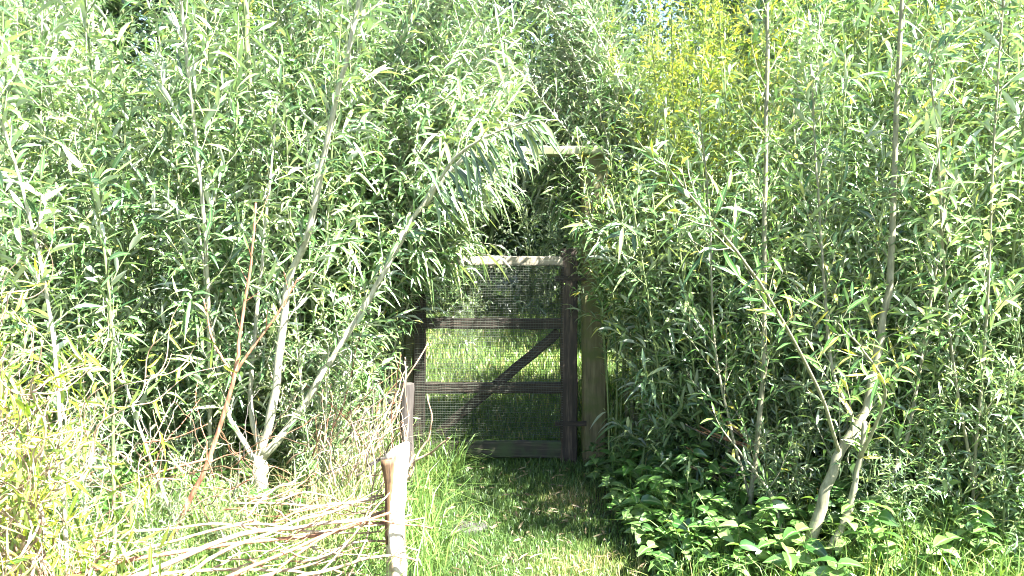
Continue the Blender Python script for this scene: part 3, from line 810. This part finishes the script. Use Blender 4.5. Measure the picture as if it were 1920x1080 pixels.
tall_l = [proto("tall silver leaved willow rising in front of the left hedge", "willow", 4, 2.9, .3, dict(L=.175, W=.022, step=.031, tb=.6, droop=.45), 20, .44, M['bark_green'], M['leaf_silver'], True, r0=.009, group="tall silver willows in front of the left hedge", t_start=.2, rise=.3) for _ in range(2)]
for k, (x, y, s) in enumerate(((-1.15, 4.3, 1.0), (-1.5, 4.1, 1.0), (-2.05, 4.2, 1.0), (-2.5, 3.8, 1.0), (-2.35, 3.3, .95), (-.95, 4.55, .95), (-2.8, 4.1, 1.1))):
    put(tall_l[k % 2], x, y, sc=s)
for k, (x, y, s) in enumerate(((-1.5, 8.2, 1.1), (1.3, 8.6, 1.2), (-.9, 10.5, 1.2), (.4, 11.0, 1.3), (1.6, 10.4, 1.3), (-1.9, 10.9, 1.4), (.9, 9.4, .6), (-.5, 9.0, .5))):
    put(sh_r[k % 2], x, y, sc=s, label="low silvery willow shrub on the lawn seen through the gate", group="shrubs on the lawn beyond the gate")

gt_r = proto("willow switch leaning its leaves over the right side of the gate", "willow", 5, 2.0, .12, dict(L=.075, W=.012, step=.018, tb=.5, droop=.4), 18, .3, M['bark_green'], M['leaf'], True, r0=.007, group="willow switches leaning over the gate", t_start=.48, bow=(-.14, 0, 0), rise=.1)
put(gt_r, .60, 4.66, 0, 1.0); put(gt_r, -.8, 4.72, math.pi, .95, label="willow switch leaning its leaves against the left post of the gate frame")

# fallen thin canes on the right
fc = thing("fallen_canes", "fallen bundle of thin brown canes lying in the grass behind the crooked willow", "canes", (P(1400, 880, 3.9).x, 3.9, 0))
for k in range(18):
    x0 = random.uniform(1270, 1400); y0 = random.uniform(750, 880); L = random.uniform(90, 240); sl = random.gauss(.5, .2)
    rod([P(x0, y0, 3.95 + random.uniform(-.1, .15)), P(x0 + L / 2, y0 + L / 2 * sl + random.uniform(-6, 6), 3.85), P(x0 + L, y0 + L * sl, 3.7 + random.uniform(-.1, .1))],
        .004, .0025, M[random.choice(['stick', 'stick', 'bark_red', 'stake'])], fc, n=8, name="cane", wob=.003)

# tangle of twigs round the foot of the forked willow
tt_ = thing("twig_tangle", "loose tangle of pale dead twigs round the foot of the forked willow", "brushwood", (P(380, 930, 3.35).x, 3.35, 0))
for k in range(95):
    x0 = random.uniform(120, 640); y0 = random.uniform(840, 1010); d0 = random.uniform(3.0, 3.7)
    a = random.choice([random.gauss(-.35, .5), random.gauss(-2.6, .5), random.gauss(-1.4, .4)]); l = random.uniform(60, 200)
    x1 = x0 + math.cos(a) * l; y1 = y0 + math.sin(a) * l
    rod([P(x0, y0, d0), P((x0 + x1) / 2 + random.uniform(-18, 18), (y0 + y1) / 2 + random.uniform(-18, 18), d0 + random.uniform(-.08, .08)), P(x1, y1, d0 + random.uniform(-.2, .2))],
        random.uniform(.002, .0055), .0015, M[random.choice(['stick', 'bark', 'bark_red', 'stake', 'split'])], tt_, n=12, name="twig")

# slab in the path
sl = P(880, 1003, 4.0)
V = []; s = 11
for lv, (zz, k) in enumerate(((-.03, 1.0), (.028, 1.0), (.038, .9))):
    for j in range(s):
        th = j * 2 * math.pi / s
        rr = 1 + .14 * math.sin(3 * th + 1) + .09 * math.sin(5 * th)
        V.append((.09 * rr * k * math.cos(th), .06 * rr * k * math.sin(th), zz + .004 * math.sin(4 * th)))
V.append((0, 0, .04))
Q = [[i * s + j, i * s + (j + 1) % s, (i + 1) * s + (j + 1) % s, (i + 1) * s + j] for i in range(2) for j in range(s)]
T = [[2 * s + j, 2 * s + (j + 1) % s, 3 * s] for j in range(s)]
so = link("path_stone", build_mesh("path_stone", V, Q, T, smooth=False), M['stone'], None, (sl.x, 3.93, float(ground_z(sl.x, 3.93)) - .006))
so["label"] = "flat grey brown stone sunk in the grass path"; so["category"] = "stone"


# ------------------------------------------------------------------ grass
def grass(name, label, n, fx, hmin, hmax, w, mat, tint_fn=None, lean=.45):
    x, y = fx(n)
    n = len(x)
    z = ground_z(x, y) - .005
    h = rng.uniform(hmin, hmax, n) * (0.65 + .5 * (np.sin(5 * x + 2 * np.sin(3 * y)) * np.sin(4 * y + x) * .5 + .5))
    a = rng.uniform(0, 6.283, n)
    l = np.abs(rng.normal(0, lean, n)) + .05
    dx, dy = np.cos(a), np.sin(a)
    b = rng.uniform(0, 3.14159, n)
    wx, wy = np.cos(b) * w * .5 * rng.uniform(.6, 1.3, n), np.sin(b) * w * .5
    S = [(0, 0, 1), (.4, .12, .9), (.75, .45, .55)]
    V = []
    for t, o_, ww in S:
        cx = x + dx * l * h * o_; cy = y + dy * l * h * o_; cz = z + h * t * (1 - .15 * l * t)
        V += [np.stack([cx - wx * ww, cy - wy * ww, cz], -1), np.stack([cx + wx * ww, cy + wy * ww, cz], -1)]
    V.append(np.stack([x + dx * l * h, y + dy * l * h, z + h * (1 - .35 * l)], -1))
    V = np.stack(V, 1).reshape(-1, 3)
    base = (np.arange(n) * 7)[:, None, None]
    Q = (base + np.array([[0, 1, 3, 2], [2, 3, 5, 4]])[None]).reshape(-1, 4)
    T = (base + np.array([[4, 5, 6]])[None]).reshape(-1, 3)
    tint = np.clip(rng.normal(.42, .2, n), 0, 1)
    if tint_fn is not None: tint = np.clip(tint_fn(x, y, tint), 0, 1)
    me = build_mesh(name, V, Q, T, {"tint": np.repeat(tint, 7), "edge": np.ones(len(V))})
    o = link(name, me, mat)
    o["kind"] = "stuff"; o["label"] = label; o["category"] = "grass"
    return o

def fpath(n):
    y = 2.6 + 3.0 * rng.random(n) ** .9; x = rng.normal(.02, .42, n)
    k = np.abs(x) < .95
    return x[k], y[k]
def dry_sunlit_spots(x, y, t):  # dry worn patches, with the pools of sun there painted into the blade tint
    f = np.exp(-((x - .32) / .22) ** 2 - ((y - 4.35) / .22) ** 2) + np.exp(-((x - .35) / .3) ** 2 - ((y - 3.45) / .2) ** 2)
    return t - .08 + .65 * f * rng.random(len(x)) + .15 * f
grass("path_grass", "short trodden green grass of the path in front of the gate", 46000, fpath, .03, .085, .0045, M['grass'], dry_sunlit_spots)
def fleft(n):
    y = rng.uniform(2.8, 5.2, n); x = rng.uniform(-3.4, -.3, n); k = x < -.36 - .1 * np.sin(5 * y)
    return x[k], y[k]
grass("tall_grass", "tall bright grass among the rods and willows left of the path", 13500, fleft, .16, .42, .006, M['grass'], lambda x, y, t: t - .06 + .16 * rng.random(len(x)) + .06 * (x > -1.4), lean=.8)
def fright(n):
    y = rng.uniform(2.4, 5.2, n); x = rng.uniform(.3, 3.6, n); k = (x > .66 + .1 * np.sin(4 * y)) & (rng.random(n) < np.where(x < 1.3, .45, 1.0))
    return x[k], y[k]
grass("tall_grass", "tall green grass under the willows right of the path", 26000, fright, .14, .40, .006, M['grass'], lambda x, y, t: t + .1, lean=.6)
def fdry(n):
    return -.68 - np.abs(rng.normal(0, .4, n)), rng.uniform(3.2, 4.6, n)
grass("dry_grass", "bleached tall dry grass between the cut stake and the gate", 900, fdry, .25, .62, .006, M['dry'], lean=.5)
def flawn(n):
    y = 5.2 + 11 * rng.random(n) ** 1.5; x = rng.normal(0, 1, n) * (.4 + .15 * y)
    return x, y
grass("lawn_grass", "sunlit lawn grass seen through the gate netting", 60000, flawn, .05, .14, .012, M['grass'], lambda x, y, t: t + .15)

# dead leaves scattered on the path
lt_ = Leaves()
for k in range(420):
    y = random.uniform(3.0, 4.9); x = random.gauss(.05, .4)
    a = random.uniform(0, 6.28)
    lt_.add((x, y, float(ground_z(x, y)) + random.uniform(.012, .05)), (math.cos(a), math.sin(a), random.uniform(-.2, .3)), np.array([0, 0, 1.0]) + rng.normal(0, .3, 3), random.uniform(.04, .09), random.uniform(.008, .014), .1, random.random())
ll = link("fallen_leaves", lt_.mesh("fallen_leaves"), M['litter'])
ll["kind"] = "stuff"; ll["label"] = "dry fallen willow leaves scattered on the grass path"; ll["category"] = "leaves"
